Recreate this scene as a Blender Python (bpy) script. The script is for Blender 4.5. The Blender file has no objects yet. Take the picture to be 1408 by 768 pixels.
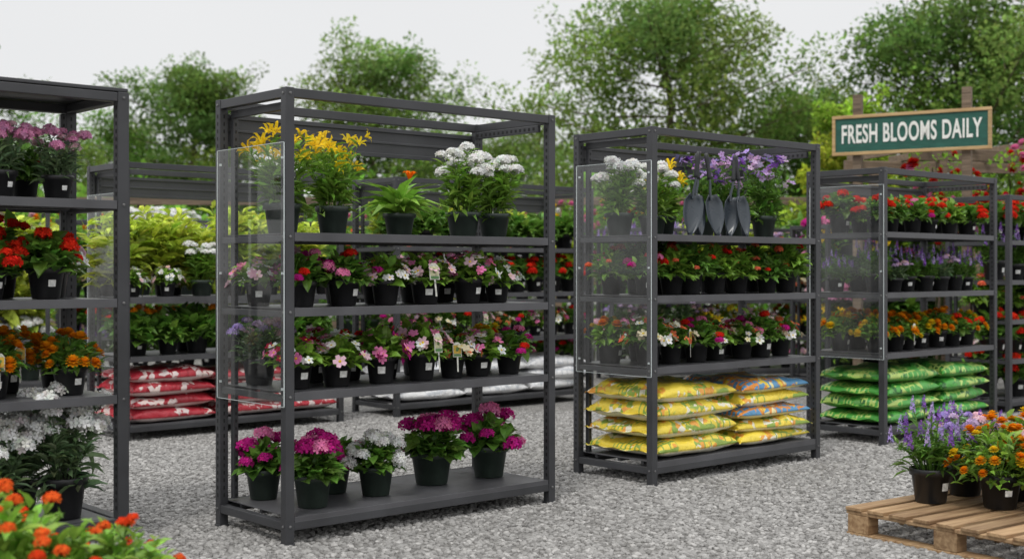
import bpy, math, random
import numpy as np
from mathutils import Vector, Matrix
random.seed(7); rng=np.random.default_rng(7)
S=bpy.context.scene
def link(o,parent=None):
    S.collection.objects.link(o)
    if parent is not None: o.parent=parent
    return o
def empty(name,loc=(0,0,0),rz=0):
    e=bpy.data.objects.new(name,None); e.empty_display_size=.1
    e.location=loc; e.rotation_euler=(0,0,rz); link(e); return e

# ------------------------------------------------------------ materials
def newmat(name):
    m=bpy.data.materials.new(name); m.use_nodes=True
    nt=m.node_tree; b=nt.nodes['Principled BSDF']; return m,nt,b
def N(nt,t,**k):
    n=nt.nodes.new(t)
    for a,v in k.items(): setattr(n,a,v)
    return n
def ramp(nt,pts,interp='LINEAR'):
    r=N(nt,'ShaderNodeValToRGB'); r.color_ramp.interpolation=interp
    e=r.color_ramp.elements
    while len(e)<len(pts): e.new(.5)
    for i,(p,c) in enumerate(pts):
        e[i].position=p; e[i].color=(c[0],c[1],c[2],1)
    return r
def mixc(nt,a,b,f,mode='MIX'):
    m=N(nt,'ShaderNodeMix',data_type='RGBA',blend_type=mode)
    for sock,v in ((m.inputs[6],a),(m.inputs[7],b),(m.inputs[0],f)):
        if isinstance(v,(int,float)): sock.default_value=v
        elif isinstance(v,tuple): sock.default_value=(*v,1)
        else: nt.links.new(v,sock)
    return m.outputs[2]
def bump(nt,b,h,strength,dist):
    n=N(nt,'ShaderNodeBump'); n.inputs['Strength'].default_value=strength; n.inputs['Distance'].default_value=dist
    nt.links.new(h,n.inputs['Height']); nt.links.new(n.outputs[0],b.inputs['Normal'])
def colmat(name,rough,trans=0,vary=.25,nscale=30,spec=.5,cheap=False):
    m,nt,b=newmat(name)
    at=N(nt,'ShaderNodeAttribute'); at.attribute_name='Col'
    if cheap or vary==0: c=at.outputs['Color']
    else:
        tc=N(nt,'ShaderNodeTexCoord'); no=N(nt,'ShaderNodeTexNoise'); no.inputs['Scale'].default_value=nscale
        nt.links.new(tc.outputs['Object'],no.inputs['Vector'])
        r=ramp(nt,[(.3,(1-vary,)*3),(.7,(1+vary,)*3)]); nt.links.new(no.outputs[0],r.inputs[0])
        c=mixc(nt,at.outputs['Color'],r.outputs[0],1.0,'MULTIPLY')
    src=b
    if cheap:
        src=N(nt,'ShaderNodeBsdfDiffuse'); nt.links.new(c,src.inputs['Color']); nt.nodes.remove(b)
    else:
        nt.links.new(c,b.inputs['Base Color']); b.inputs['Roughness'].default_value=rough
        b.inputs['Specular IOR Level'].default_value=spec
    if trans>0:
        t=N(nt,'ShaderNodeBsdfTranslucent'); nt.links.new(c,t.inputs['Color'])
        mx=N(nt,'ShaderNodeMixShader'); mx.inputs[0].default_value=trans
        nt.links.new(src.outputs[0],mx.inputs[1]); nt.links.new(t.outputs[0],mx.inputs[2])
        nt.links.new(mx.outputs[0],nt.nodes['Material Output'].inputs['Surface'])
    return m
M_LEAF=colmat('leaf',.42,.32,.22,25,.4)
M_PETAL=colmat('petal',.6,.35,.12,40,.25,cheap=True)
M_POT=colmat('pot_plastic',.42,0,.25,15)
M_SOIL=colmat('soil',.95,0,.5,120,.2)
M_LABEL=colmat('label_print',.4,0,.25,70)
M_BARK=colmat('bark',.9,0,.4,8,.2)
M_TLEAF=colmat('tree_leaf',.55,.4,cheap=True)
PM=[M_LEAF,M_PETAL,M_POT,M_SOIL,M_LABEL]

def metal(name,base,rough):
    m,nt,b=newmat(name)
    tc=N(nt,'ShaderNodeTexCoord')
    n1=N(nt,'ShaderNodeTexNoise'); n1.inputs['Scale'].default_value=3; n1.inputs['Detail'].default_value=5
    n2=N(nt,'ShaderNodeTexNoise'); n2.inputs['Scale'].default_value=260; n2.inputs['Detail'].default_value=1
    nt.links.new(tc.outputs['Object'],n1.inputs['Vector']); nt.links.new(tc.outputs['Object'],n2.inputs['Vector'])
    r=ramp(nt,[(.3,tuple(x*.75 for x in base)),(.7,tuple(x*1.28 for x in base))]); nt.links.new(n1.outputs[0],r.inputs[0])
    nt.links.new(r.outputs[0],b.inputs['Base Color'])
    rr=ramp(nt,[(.3,(rough-.1,)*3),(.7,(rough+.14,)*3)]); nt.links.new(n1.outputs[0],rr.inputs[0]); nt.links.new(rr.outputs[0],b.inputs['Roughness'])
    bump(nt,b,n2.outputs[0],.25,.001)
    return m
M_FRAME=metal('powder_coated_steel',(.040,.041,.045),.45)
M_SHELF=metal('shelf_steel',(.072,.072,.078),.38)
M_DARK=metal('slot_dark',(.006,.006,.006),.7)
M_BOLT=metal('bolt_steel',(.12,.12,.12),.3)
M_TOOL=metal('tool_steel',(.05,.062,.075),.26)
M_GRIP=metal('rubber_grip',(.02,.022,.025),.5)

def acrylic():
    m=bpy.data.materials.new('clear_acrylic'); m.use_nodes=True; nt=m.node_tree
    nt.nodes.remove(nt.nodes['Principled BSDF'])
    t=N(nt,'ShaderNodeBsdfTransparent'); t.inputs[0].default_value=(.97,.98,.98,1)
    g=N(nt,'ShaderNodeBsdfGlossy'); g.inputs['Roughness'].default_value=.03
    d=N(nt,'ShaderNodeBsdfDiffuse'); d.inputs[0].default_value=(.8,.82,.82,1)
    f=N(nt,'ShaderNodeLayerWeight'); f.inputs[0].default_value=.5
    pw=N(nt,'ShaderNodeMath',operation='POWER'); pw.inputs[1].default_value=4; nt.links.new(f.outputs['Facing'],pw.inputs[0])
    ma=N(nt,'ShaderNodeMath',operation='MULTIPLY_ADD'); ma.inputs[1].default_value=.6; ma.inputs[2].default_value=.05; nt.links.new(pw.outputs[0],ma.inputs[0])
    tc=N(nt,'ShaderNodeTexCoord'); no=N(nt,'ShaderNodeTexNoise'); no.inputs['Scale'].default_value=2.5; no.inputs['Detail'].default_value=5
    nt.links.new(tc.outputs['Object'],no.inputs['Vector']); r=ramp(nt,[(.4,(.01,)*3),(.75,(.08,)*3)]); nt.links.new(no.outputs[0],r.inputs[0])
    m0=N(nt,'ShaderNodeMixShader'); nt.links.new(r.outputs[0],m0.inputs[0])
    nt.links.new(t.outputs[0],m0.inputs[1]); nt.links.new(d.outputs[0],m0.inputs[2])
    mx=N(nt,'ShaderNodeMixShader'); nt.links.new(ma.outputs[0],mx.inputs[0])
    nt.links.new(m0.outputs[0],mx.inputs[1]); nt.links.new(g.outputs[0],mx.inputs[2])
    nt.links.new(mx.outputs[0],nt.nodes['Material Output'].inputs['Surface']); return m
M_ACR=acrylic()
m,nt,b=newmat('acrylic_edge_highlight'); b.inputs['Base Color'].default_value=(.6,.66,.66,1); b.inputs['Roughness'].default_value=.2; M_ACE=m  # pale colour paints in the panel's edge highlights; the clips share it

def wood(name,c1,c2,scale=1.0):
    m,nt,b=newmat(name)
    tc=N(nt,'ShaderNodeTexCoord'); mp=N(nt,'ShaderNodeMapping'); mp.inputs['Scale'].default_value=(3*scale,40*scale,40*scale)
    n1=N(nt,'ShaderNodeTexNoise'); n1.inputs['Scale'].default_value=1; n1.inputs['Detail'].default_value=8; n1.inputs['Distortion'].default_value=.6
    nt.links.new(tc.outputs['Object'],mp.inputs[0]); nt.links.new(mp.outputs[0],n1.inputs['Vector'])
    r=ramp(nt,[(.3,c1),(.68,c2)]); nt.links.new(n1.outputs[0],r.inputs[0])
    oi=N(nt,'ShaderNodeObjectInfo'); r2=ramp(nt,[(0,(.72,)*3),(1,(1.15,)*3)]); nt.links.new(oi.outputs['Random'],r2.inputs[0])
    c=mixc(nt,r.outputs[0],r2.outputs[0],1.0,'MULTIPLY'); nt.links.new(c,b.inputs['Base Color'])
    b.inputs['Roughness'].default_value=.75; bump(nt,b,n1.outputs[0],.4,.004); return m
M_WOOD=wood('pine_wood',(.20,.11,.05),(.42,.28,.15))
M_FWOOD=wood('weathered_wood',(.10,.07,.045),(.26,.19,.13))
M_SFRAME=wood('sign_frame_wood',(.34,.21,.09),(.52,.36,.18))
m,nt,b=newmat('sign_green_paint')
n1=N(nt,'ShaderNodeTexNoise'); n1.inputs['Scale'].default_value=12; n1.inputs['Detail'].default_value=8
r=ramp(nt,[(.3,(.008,.07,.05)),(.7,(.016,.11,.08))]); nt.links.new(n1.outputs[0],r.inputs[0]); nt.links.new(r.outputs[0],b.inputs['Base Color']); b.inputs['Roughness'].default_value=.6; M_SGREEN=m
m,nt,b=newmat('white_paint'); n1=N(nt,'ShaderNodeTexNoise'); n1.inputs['Scale'].default_value=25
r=ramp(nt,[(.3,(.68,.68,.62)),(.6,(.82,.82,.78))]); nt.links.new(n1.outputs[0],r.inputs[0]); nt.links.new(r.outputs[0],b.inputs['Base Color']); b.inputs['Roughness'].default_value=.6; M_WHITE=m

def bagmat(name,base,c2,c3,side):
    m,nt,b=newmat(name)
    tc=N(nt,'ShaderNodeTexCoord'); oi=N(nt,'ShaderNodeObjectInfo')
    ad=N(nt,'ShaderNodeVectorMath',operation='ADD'); nt.links.new(tc.outputs['Object'],ad.inputs[0])
    sc=N(nt,'ShaderNodeMath',operation='MULTIPLY'); sc.inputs[1].default_value=17; nt.links.new(oi.outputs['Random'],sc.inputs[0]); nt.links.new(sc.outputs[0],ad.inputs[1])
    n1=N(nt,'ShaderNodeTexNoise'); n1.inputs['Scale'].default_value=5.5; n1.inputs['Detail'].default_value=2
    n2=N(nt,'ShaderNodeTexVoronoi'); n2.inputs['Scale'].default_value=24
    nt.links.new(ad.outputs[0],n1.inputs['Vector']); nt.links.new(ad.outputs[0],n2.inputs['Vector'])
    r1=ramp(nt,[(0,(0,0,0)),(.51,(0,0,0)),(.53,(1,1,1)),(1,(1,1,1))]); nt.links.new(n1.outputs[0],r1.inputs[0])
    sp=N(nt,'ShaderNodeSeparateColor'); nt.links.new(n2.outputs['Color'],sp.inputs[0])
    r2=ramp(nt,[(0,c3),(.3,c2),(.55,base),(.75,side)],'CONSTANT'); nt.links.new(sp.outputs[0],r2.inputs[0])
    c=mixc(nt,base,r2.outputs[0],r1.outputs[0])
    w=N(nt,'ShaderNodeTexBrick'); w.inputs['Scale'].default_value=7; w.inputs['Mortar Size'].default_value=.045
    w.inputs['Color1'].default_value=(0,0,0,1); w.inputs['Color2'].default_value=(0,0,0,1); w.inputs['Mortar'].default_value=(1,1,1,1)
    nt.links.new(ad.outputs[0],w.inputs['Vector'])
    n3=N(nt,'ShaderNodeTexNoise'); n3.inputs['Scale'].default_value=4; nt.links.new(ad.outputs[0],n3.inputs['Vector'])
    r3=ramp(nt,[(.5,(0,0,0)),(.53,(1,1,1))]); nt.links.new(n3.outputs[0],r3.inputs[0])
    mm=mixc(nt,w.outputs['Color'],r3.outputs[0],1.0,'MULTIPLY')
    c=mixc(nt,c,c3,mm)
    sx=N(nt,'ShaderNodeSeparateXYZ'); nt.links.new(tc.outputs['Generated'],sx.inputs[0])
    rz=ramp(nt,[(.26,(1,1,1)),(.34,(0,0,0))]); nt.links.new(sx.outputs[2],rz.inputs[0])
    c=mixc(nt,c,side,rz.outputs[0])
    nt.links.new(c,b.inputs['Base Color']); b.inputs['Roughness'].default_value=.33
    nb=N(nt,'ShaderNodeTexNoise'); nb.inputs['Scale'].default_value=11; nb.inputs['Detail'].default_value=4; nb.inputs['Distortion'].default_value=1.5
    nt.links.new(ad.outputs[0],nb.inputs['Vector']); bump(nt,b,nb.outputs[0],.8,.02)
    return m
BM={'yellow':bagmat('bag_yellow',(.80,.62,.06),(.75,.34,.05),(.26,.38,.06),(.76,.73,.58)),
 'blue':bagmat('bag_blue',(.10,.28,.48),(.75,.55,.05),(.7,.25,.03),(.76,.68,.35)),
 'green':bagmat('bag_green',(.07,.34,.05),(.02,.12,.02),(.45,.6,.15),(.10,.30,.06)),
 'red':bagmat('bag_red',(.40,.02,.035),(.68,.54,.50),(.3,.01,.02),(.66,.55,.53)),
 'white':bagmat('bag_white',(.74,.74,.74),(.6,.6,.62),(.5,.52,.55),(.72,.72,.72))}

# ------------------------------------------------------------ mesh builder
class MB:
    def __init__(s): s.v=[];s.f=[];s.m=[];s.c=[];s.n=0;s.sm=[]
    def add(s,V,F,mat,col,smooth=False):
        V=np.asarray(V,float).reshape(-1,3); o=s.n; s.v.append(V); s.n+=len(V)
        s.f+= [tuple(i+o for i in f) for f in F]; k=len(F)
        s.m+=[mat]*k; s.sm+=[smooth]*k
        col=np.asarray(col,float)
        s.c.append(np.tile(col,(k,1)) if col.ndim==1 else col)
    def stamp(s,TV,TF,O,R,SC,C,mat,tint=None):
        TV=np.asarray(TV,float); O=np.asarray(O,float); n=len(O)
        if n==0: return
        SC=np.asarray(SC,float)
        if SC.ndim==1: SC=np.repeat(SC[:,None],3,1)
        L=TV[None]*SC[:,None,:]
        V=O[:,None,:]+np.einsum('nij,nkj->nki',R,L)
        k=len(TV); o=s.n; s.v.append(V.reshape(-1,3)); s.n+=n*k
        for i in range(n):
            b=o+i*k
            for f in TF: s.f.append(tuple(j+b for j in f))
        nf=len(TF); s.m+=[mat]*(n*nf); s.sm+=[False]*(n*nf)
        C=np.repeat(np.asarray(C)[:,None,:],nf,1)
        if tint is not None: C=C*np.asarray(tint)[None,:,None]
        s.c.append(C.reshape(-1,3))
    def box(s,x0,x1,y0,y1,z0,z1,mat=0,col=(1,1,1)):
        V=[(x,y,z) for z in(z0,z1) for y in(y0,y1) for x in(x0,x1)]
        s.add(V,[(0,2,3,1),(4,5,7,6),(0,1,5,4),(1,3,7,5),(3,2,6,7),(2,0,4,6)],mat,col)
    def tube(s,P,Rad,sides,mat,col,cap=False):
        P=[Vector(p) for p in P]; V=[];F=[]
        for i,p in enumerate(P):
            d=(P[min(i+1,len(P)-1)]-P[max(i-1,0)]).normalized()
            a=d.cross(Vector((.3,.9,.1))).normalized(); b=d.cross(a)
            for k in range(sides):
                t=2*math.pi*k/sides; V.append(p+(a*math.cos(t)+b*math.sin(t))*Rad[i])
        for i in range(len(P)-1):
            for k in range(sides):
                k2=(k+1)%sides; F.append((i*sides+k,i*sides+k2,(i+1)*sides+k2,(i+1)*sides+k))
        if cap: F.append(tuple(range((len(P)-1)*sides,len(P)*sides))); F.append(tuple(range(sides-1,-1,-1)))
        s.add([tuple(v) for v in V],F,mat,col,True)
    def lathe(s,prof,seg,mat,col,c=(0,0,0)):
        V=[];F=[]
        for r,z in prof:
            for k in range(seg):
                t=2*math.pi*k/seg; V.append((c[0]+r*math.cos(t),c[1]+r*math.sin(t),c[2]+z))
        for i in range(len(prof)-1):
            for k in range(seg):
                k2=(k+1)%seg; F.append((i*seg+k,i*seg+k2,(i+1)*seg+k2,(i+1)*seg+k))
        s.add(V,F,mat,col,True)
    def mesh(s,name,mats):
        me=bpy.data.meshes.new(name)
        V=np.concatenate(s.v); me.from_pydata(V.tolist(),[],s.f)
        for m in mats: me.materials.append(m)
        me.polygons.foreach_set('material_index',np.array(s.m,dtype=np.int32))
        me.polygons.foreach_set('use_smooth',np.array(s.sm,dtype=bool))
        C=np.concatenate(s.c); cnt=np.array([len(f) for f in s.f])
        CC=np.repeat(C,cnt,axis=0); CC=np.concatenate([CC,np.ones((len(CC),1))],1).astype(np.float32)
        a=me.color_attributes.new(name='Col',type='FLOAT_COLOR',domain='CORNER'); a.data.foreach_set('color',CC.ravel())
        me.update(); return me
    def obj(s,name,mats,parent=None,bevel=0):
        o=bpy.data.objects.new(name,s.mesh(name,mats)); link(o,parent)
        if bevel:
            b=o.modifiers.new('bevel','BEVEL'); b.width=bevel; b.segments=2; b.limit_method='ANGLE'; b.angle_limit=.8
        return o
def nrm(a): return a/np.maximum(np.linalg.norm(a,axis=-1,keepdims=True),1e-9)
def Rdir(d,j=.4):
    d=nrm(d); z=np.array([0,0,1.]); s=np.cross(d,z[None])+rng.normal(0,j,d.shape)*.5+1e-4
    s=s-(s*d).sum(1,keepdims=True)*d; s=nrm(s); n=np.cross(s,d)
    return np.stack([s,d,n],2)
def Rnor(n):
    n=nrm(n); s=rng.normal(size=n.shape); s=s-(s*n).sum(1,keepdims=True)*n; s=nrm(s); d=np.cross(n,s)
    return np.stack([s,d,n],2)
def jcol(c,n,amt=.2):
    c=np.asarray(c,float); return np.clip(c[None]*(1+rng.normal(0,amt,(n,1)))*(1+rng.normal(0,amt*.3,(n,3))),.002,.9)
# templates
LV=[(0,0,0),(-.5,.33,.10),(0,.38,0),(.5,.33,.10),(-.36,.7,.02),(0,.72,-.07),(.36,.7,.02),(0,1,-.22)]
LF=[(0,3,2),(0,2,1),(1,2,5,4),(2,3,6,5),(4,5,7),(5,6,7)]
SV=[(0,0,0),(-.5,.3,.12),(0,.3,.0),(.5,.3,.12),(-.42,.65,-.02),(0,.65,-.1),(.42,.65,-.02),(0,1,-.5)]
def flower_t(np_,w=.45,cup=.25):
    V=[(0,0,0)];F=[]
    for i in range(np_):
        a=2*math.pi*i/np_; o=len(V)
        for da,r,z in((-w,.62,cup*.5),(-w*.45,1,cup),(w*.45,1,cup*.9),(w,.62,cup*.5)):
            V.append((r*math.cos(a+da),r*math.sin(a+da),z+.04*(i%2)))
        F.append((0,o,o+1,o+2)); F.append((0,o+2,o+3))
    return V,F
F5=flower_t(5,.6,.18); F4=flower_t(4,.6,.25)
def lily_t():
    V=[];F=[]
    for i in range(6):
        a=2*math.pi*i/6; o=len(V); c,s_=math.cos(a),math.sin(a)
        for r,w,z in((.05,.03,0),(.4,.17,.55),(.8,.14,.8),(1.15,.01,.65)):
            V.append((r*c-w*s_,r*s_+w*c,z)); V.append((r*c+w*s_,r*s_-w*c,z))
        for k in range(3): F.append((o+2*k,o+2*k+1,o+2*k+3,o+2*k+2))
    return V,F
LY=lily_t()
PET=([(-.25,0,0),(.25,0,0),(.5,.7,.15),(0,1,.1),(-.5,.7,.15)],[(0,1,2,3,4)])
CEN=([(.22*math.cos(a),.22*math.sin(a),.1) for a in np.arange(6)*math.pi/3]+[(0,0,.2)],[(i,(i+1)%6,6) for i in range(6)])

def fib(n,zmin=-.2):
    i=np.arange(n)+.5; z=1-(1-zmin)*i/n; t=i*2.39996
    r=np.sqrt(np.clip(1-z*z,0,1)); return np.stack([r*np.cos(t),r*np.sin(t),z],1)
def dome(mb,c,r,cols,tilt,n=34,fs=.34):
    D=fib(n,-.25)+rng.normal(0,.08,(n,3)); D=nrm(D+np.array(tilt)[None]*.25)
    O=np.array(c)[None]+D*r*np.array([1,1,.8])*rng.uniform(.85,1.08,(n,1))
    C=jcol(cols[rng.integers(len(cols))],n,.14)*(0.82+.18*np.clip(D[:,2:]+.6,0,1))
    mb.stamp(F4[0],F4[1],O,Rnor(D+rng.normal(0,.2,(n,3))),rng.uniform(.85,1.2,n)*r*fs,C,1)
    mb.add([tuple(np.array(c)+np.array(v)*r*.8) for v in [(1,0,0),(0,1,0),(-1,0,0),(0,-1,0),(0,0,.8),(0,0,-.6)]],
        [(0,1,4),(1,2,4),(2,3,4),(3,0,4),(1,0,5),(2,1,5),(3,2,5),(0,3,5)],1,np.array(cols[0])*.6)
def pompom(mb,c,r,col,nor):
    for k,(nn,el,ln) in enumerate(((13,.1,1),(11,.5,.85),(8,.9,.65),(5,1.25,.4))):
        a=np.arange(nn)*2*math.pi/nn+k*.3; 
        D=np.stack([np.cos(a)*math.cos(el),np.sin(a)*math.cos(el),np.full(nn,math.sin(el))],1)
        B=Rnor(np.array([nor]))[0]; D=D@B.T
        O=np.tile(np.array(c)+np.array(nor)*r*.12*k,(nn,1))
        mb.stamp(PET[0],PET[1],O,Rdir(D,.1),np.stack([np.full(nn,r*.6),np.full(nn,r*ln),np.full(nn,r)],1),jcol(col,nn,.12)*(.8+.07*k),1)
def pot(mb,r,h,col):
    mb.lathe([(0.001,0.004),(r*.70,0),(r*.74,.004),(r*.93,h*.80),(r*1.03,h*.81),(r*1.05,h*.98),(r*1.02,h),(r*.95,h),(r*.93,h*.9)],22,2,col)
    mb.lathe([(r*.94,h*.9),(r*.5,h*.93),(0.001,h*.94)],12,3,(.03,.02,.013))
def label(mb,r,h,w=.035,hh=.03,az=0):
    V=[];zc=h*.5
    for i in range(5):
        t=-math.pi/2+az+(i/4-.5)*w/r*1.1
        for z in(zc-hh/2,zc+hh/2):
            rr=r*(.74+.19*(z/(h*.8)))+.003; V.append((rr*math.cos(t),rr*math.sin(t),z))
    mb.add(V,[(2*i,2*i+2,2*i+3,2*i+1) for i in range(4)],4,(.75,.75,.73))
def card(mb,x,y,z,w=.048,h=.08,col=(.6,.4,.05)):
    a=random.uniform(-.35,.35); c,s_=math.cos(a),math.sin(a); tl=random.uniform(-.15,.15)
    def P(u,v,o): return (x+u*c+o*s_+v*tl, y+u*s_-o*c, z+v)
    mb.add([P(-w/2,0,0),P(w/2,0,0),P(w/2,h*.8,0),P(w*.2,h,0),P(-w*.2,h,0),P(-w/2,h*.8,0)],[(0,1,2,3,4,5)],4,(.60,.60,.52))
    mb.add([P(-w*.42,h*.24,.003),P(w*.42,h*.24,.003),P(w*.42,h*.80,.003),P(-w*.42,h*.80,.003)],[(0,1,2,3)],4,col)
    mb.add([P(-w*.2,h*.42,.004),P(w*.05,h*.38,.004),P(w*.25,h*.6,.004),P(-w*.1,h*.7,.004)],[(0,1,2,3)],4,(.10,.2,.05))
    mb.add([P(-w*.4,h*.06,.003),P(w*.4,h*.06,.003),P(w*.4,h*.2,.003),P(-w*.4,h*.2,.003)],[(0,1,2,3)],4,(.08,.2,.06))
    mb.add([P(-.004,-.08,.001),P(.004,-.08,.001),P(.004,0,.001),P(-.004,0,.001)],[(0,1,2,3)],4,(.6,.6,.55))

G1=(.16,.33,.05);G2=(.08,.18,.03);G3=(.58,.70,.09);G4=(.22,.34,.16);G5=(.23,.42,.055)
WH=(.88,.88,.84);MAG=(.54,.025,.25);PNK=(.82,.24,.46);RED=(.66,.025,.015);CRIM=(.38,.014,.05);ORG=(.88,.29,.012);YEL=(.86,.60,.03);PUR=(.26,.11,.46);LAV=(.44,.33,.66);LPK=(.84,.55,.62);COR=(.82,.18,.09);DPR=(.17,.02,.07)
BLK=(.012,.012,.013);GRN=(.022,.034,.026)

def mound_leaves(mb,n,R,H,z0,ll,lw,col,T=(LV,LF)):
    n=int(n*1.2); ll*=1.08; lw*=1.08
    az=rng.uniform(0,2*math.pi,n); el=np.arcsin(rng.uniform(-.28,1,n)); rf=rng.uniform(.25,1,n)**.6*rng.uniform(.85,1.14,n)
    D=np.stack([np.cos(el)*np.cos(az),np.cos(el)*np.sin(az),np.sin(el)],1)
    P=D*rf[:,None]*np.array([R,R,H]); P[:,2]+=z0+.01
    d=nrm(D*np.array([1,1,.5])+np.array([0,0,.22])+rng.normal(0,.38,(n,3)))
    s=rng.uniform(.6,1.25,n)
    C=jcol(col,n,.24)*(.5+.5*np.clip(rf,0,1)[:,None])*(.8+.2*np.clip(D[:,2:],0,1))  # inner and lower leaves darkened: mound shade put into leaf colour
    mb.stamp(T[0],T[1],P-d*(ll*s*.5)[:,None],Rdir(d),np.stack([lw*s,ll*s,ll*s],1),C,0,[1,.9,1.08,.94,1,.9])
def stems(mb,n,r0,spread,hmin,hmax,z0,ll,lw,col,nl,T=(LV,LF)):
    tips=[]
    for i in range(n):
        az=i*2.4+rng.uniform(-.4,.4); q=math.sqrt((i+.5)/n); 
        base=np.array([math.cos(az)*r0*q,math.sin(az)*r0*q,z0*.93]); h=rng.uniform(hmin,hmax)*(1-.15*q)
        tip=np.array([math.cos(az)*spread*q,math.sin(az)*spread*q,z0+h]); mid=(base+tip)/2-np.array([math.cos(az),math.sin(az),0])*spread*.12*q
        mb.tube([base,mid,tip],[.0035,.003,.002],3,0,np.array(col)*.7)
        t=rng.uniform(.12,.97,nl)[:,None]; P=(1-t)**2*base+2*t*(1-t)*mid+t*t*tip
        a=rng.uniform(0,2*math.pi,nl); D=np.stack([np.cos(a),np.sin(a),rng.uniform(.2,1.1,nl)],1)
        s=rng.uniform(.6,1.1,nl)*(1.15-.5*t[:,0])
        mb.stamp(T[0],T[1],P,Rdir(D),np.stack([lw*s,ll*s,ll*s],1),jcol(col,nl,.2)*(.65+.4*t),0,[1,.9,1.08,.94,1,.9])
        tips.append((tip,nrm(np.array([math.cos(az)*q*.6,math.sin(az)*q*.6,1.0]))))
    return tips
def mound_pts(n,R,H,z0,emin=.05,f=(1.0,1.2)):
    az=np.arange(n)*2.4+rng.uniform(-.5,.5,n); el=np.arcsin(np.clip(rng.uniform(emin,1,n),0,1)); k=rng.uniform(f[0],f[1],n)
    D=np.stack([np.cos(el)*np.cos(az),np.cos(el)*np.sin(az),np.sin(el)],1)
    P=D*k[:,None]*np.array([R,R,H]); P[:,2]+=z0; return P,D

def k_mound(pr,ph,pc,n,R,H,ll,lw,col,ft,fn,fs,cols,lab,crd):
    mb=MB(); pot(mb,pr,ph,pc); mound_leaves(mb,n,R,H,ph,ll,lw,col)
    P,D=mound_pts(fn,R,H,ph)
    for p in P[:max(3,fn//2)]: mb.tube([(0,0,ph*.9),(p[0]*.6,p[1]*.6,ph+(p[2]-ph)*.6),tuple(p)],[.003,.0025,.002],3,0,np.array(col)*.8)
    if ft=='dome':
        for p,d in zip(P,D): dome(mb,p,fs*rng.uniform(.7,1.2),cols,d)
    elif ft=='pom':
        for p,d in zip(P,D): pompom(mb,p,fs*rng.uniform(.7,1.15),cols[rng.integers(len(cols))],nrm(d+np.array([0,0,.6])))
    elif ft=='flat':
        for ci in range(len(cols)):
            idx=np.arange(fn)%len(cols)==ci; k=int(idx.sum())
            if k==0: continue
            R_=Rnor(D[idx]+np.array([0,0,.35])+rng.normal(0,.2,(k,3))); sz=fs*rng.uniform(.75,1.2,k)
            mb.stamp(F5[0],F5[1],P[idx],R_,sz,jcol(cols[ci],k,.15),1); mb.stamp(CEN[0],CEN[1],P[idx],R_,sz,jcol(YEL,k,.1),1)
            R_=Rnor(D[idx]+rng.normal(0,.3,(k,3))); mb.stamp(F5[0],F5[1],P[idx]-np.array([0,0,.006])+rng.normal(0,.012,(k,3)),R_,sz*.8,jcol(cols[ci],k,.2)*.85,1)
    if lab: label(mb,pr,ph,az=rng.uniform(-.3,.3))
    if crd: card(mb,rng.uniform(-.03,.03),-R*1.0,ph+.0,col=crd)
    return mb
def k_stem(pr,ph,pc,ns,sp,h0,h1,ll,lw,nl,col,ft,fs,cols,lab,base=60,T=(LV,LF)):
    mb=MB(); pot(mb,pr,ph,pc)
    if base: mound_leaves(mb,base,sp*.75,(h1)*.55,ph,ll,lw,np.array(col)*.85,T)
    tips=stems(mb,ns,pr*.6,sp,h0,h1,ph,ll,lw,col,nl,T)
    for i,(t,d) in enumerate(tips):
        c=cols[i%len(cols)]
        if ft=='dome': dome(mb,t,fs*rng.uniform(.7,1.2),[c],d)
        elif ft=='lily':
            if i%4!=3:
                for _ in range(2):
                    dd=nrm(d+rng.normal(0,.5,3)); mb.stamp(LY[0],LY[1],[t+rng.normal(0,.015,3)],Rnor(dd[None]),[fs*rng.uniform(.7,1.1)],jcol(c,1,.12),1)
        elif ft=='spike':
            k=16; zz=np.linspace(0,1,k); a=np.arange(k)*2.4
            O=t[None]+np.stack([np.cos(a)*fs*.4*(1-zz*.7),np.sin(a)*fs*.4*(1-zz*.7),zz*fs*3-fs],1)
            mb.stamp(F4[0],F4[1],O,Rnor(np.stack([np.cos(a),np.sin(a),np.full(k,.4)],1)),np.full(k,fs*.45)*(1.1-.6*zz),jcol(c,k,.2),1)
        elif ft=='flat':
            k=5; O=t[None]+rng.normal(0,fs*.9,(k,3)); R_=Rnor(d[None]+rng.normal(0,.6,(k,3)))
            mb.stamp(F5[0],F5[1],O,R_,np.full(k,fs),jcol(c,k,.25),1); mb.stamp(CEN[0],CEN[1],O,R_,np.full(k,fs*.8),jcol((.3,.1,.3),k,.1),1)
    if lab: label(mb,pr,ph,az=rng.uniform(-.3,.3))
    return mb
def k_strap():
    mb=MB(); pot(mb,.088,.14,GRN); n=70; a=rng.uniform(0,6.28,n); e=rng.uniform(.25,1.3,n)
    D=np.stack([np.cos(a)*np.cos(e),np.sin(a)*np.cos(e),np.sin(e)],1); s=rng.uniform(.14,.27,n)
    mb.stamp(SV,LF,np.tile([0,0,.13],(n,1))+D*.02,Rdir(D,.1),np.stack([s*.26,s,s],1),jcol(G5,n,.2),0,[1,.9,1.08,.94,1,.9])
    mb.tube([(0,0,.13),(.02,0,.25),(.06,-.02,.35)],[.004,.004,.003],4,0,G1)
    for k in range(3): mb.stamp(LY[0],LY[1],[[.06,-.02,.34]],Rnor(np.array([[.1*k-.1,-.1,1.]])),[[.038,.038,.075]],jcol((.88,.17,.01),1,.1),1)
    return mb
PL={}
def reg(kind,name,fn,nv=3):
    L=[]
    for i in range(nv):
        L.append(fn(i).mesh(name,PM))
    PL[kind]=(name,L)
cd=[(.6,.4,.05),(.5,.1,.2),(.5,.5,.3)]
reg('gmag','potted_geranium',lambda i:k_mound(.105,.17,GRN,170,.155,.15,.085,.065,G1,'dome',10,.052,[MAG,PNK,MAG],0,0))
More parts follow.
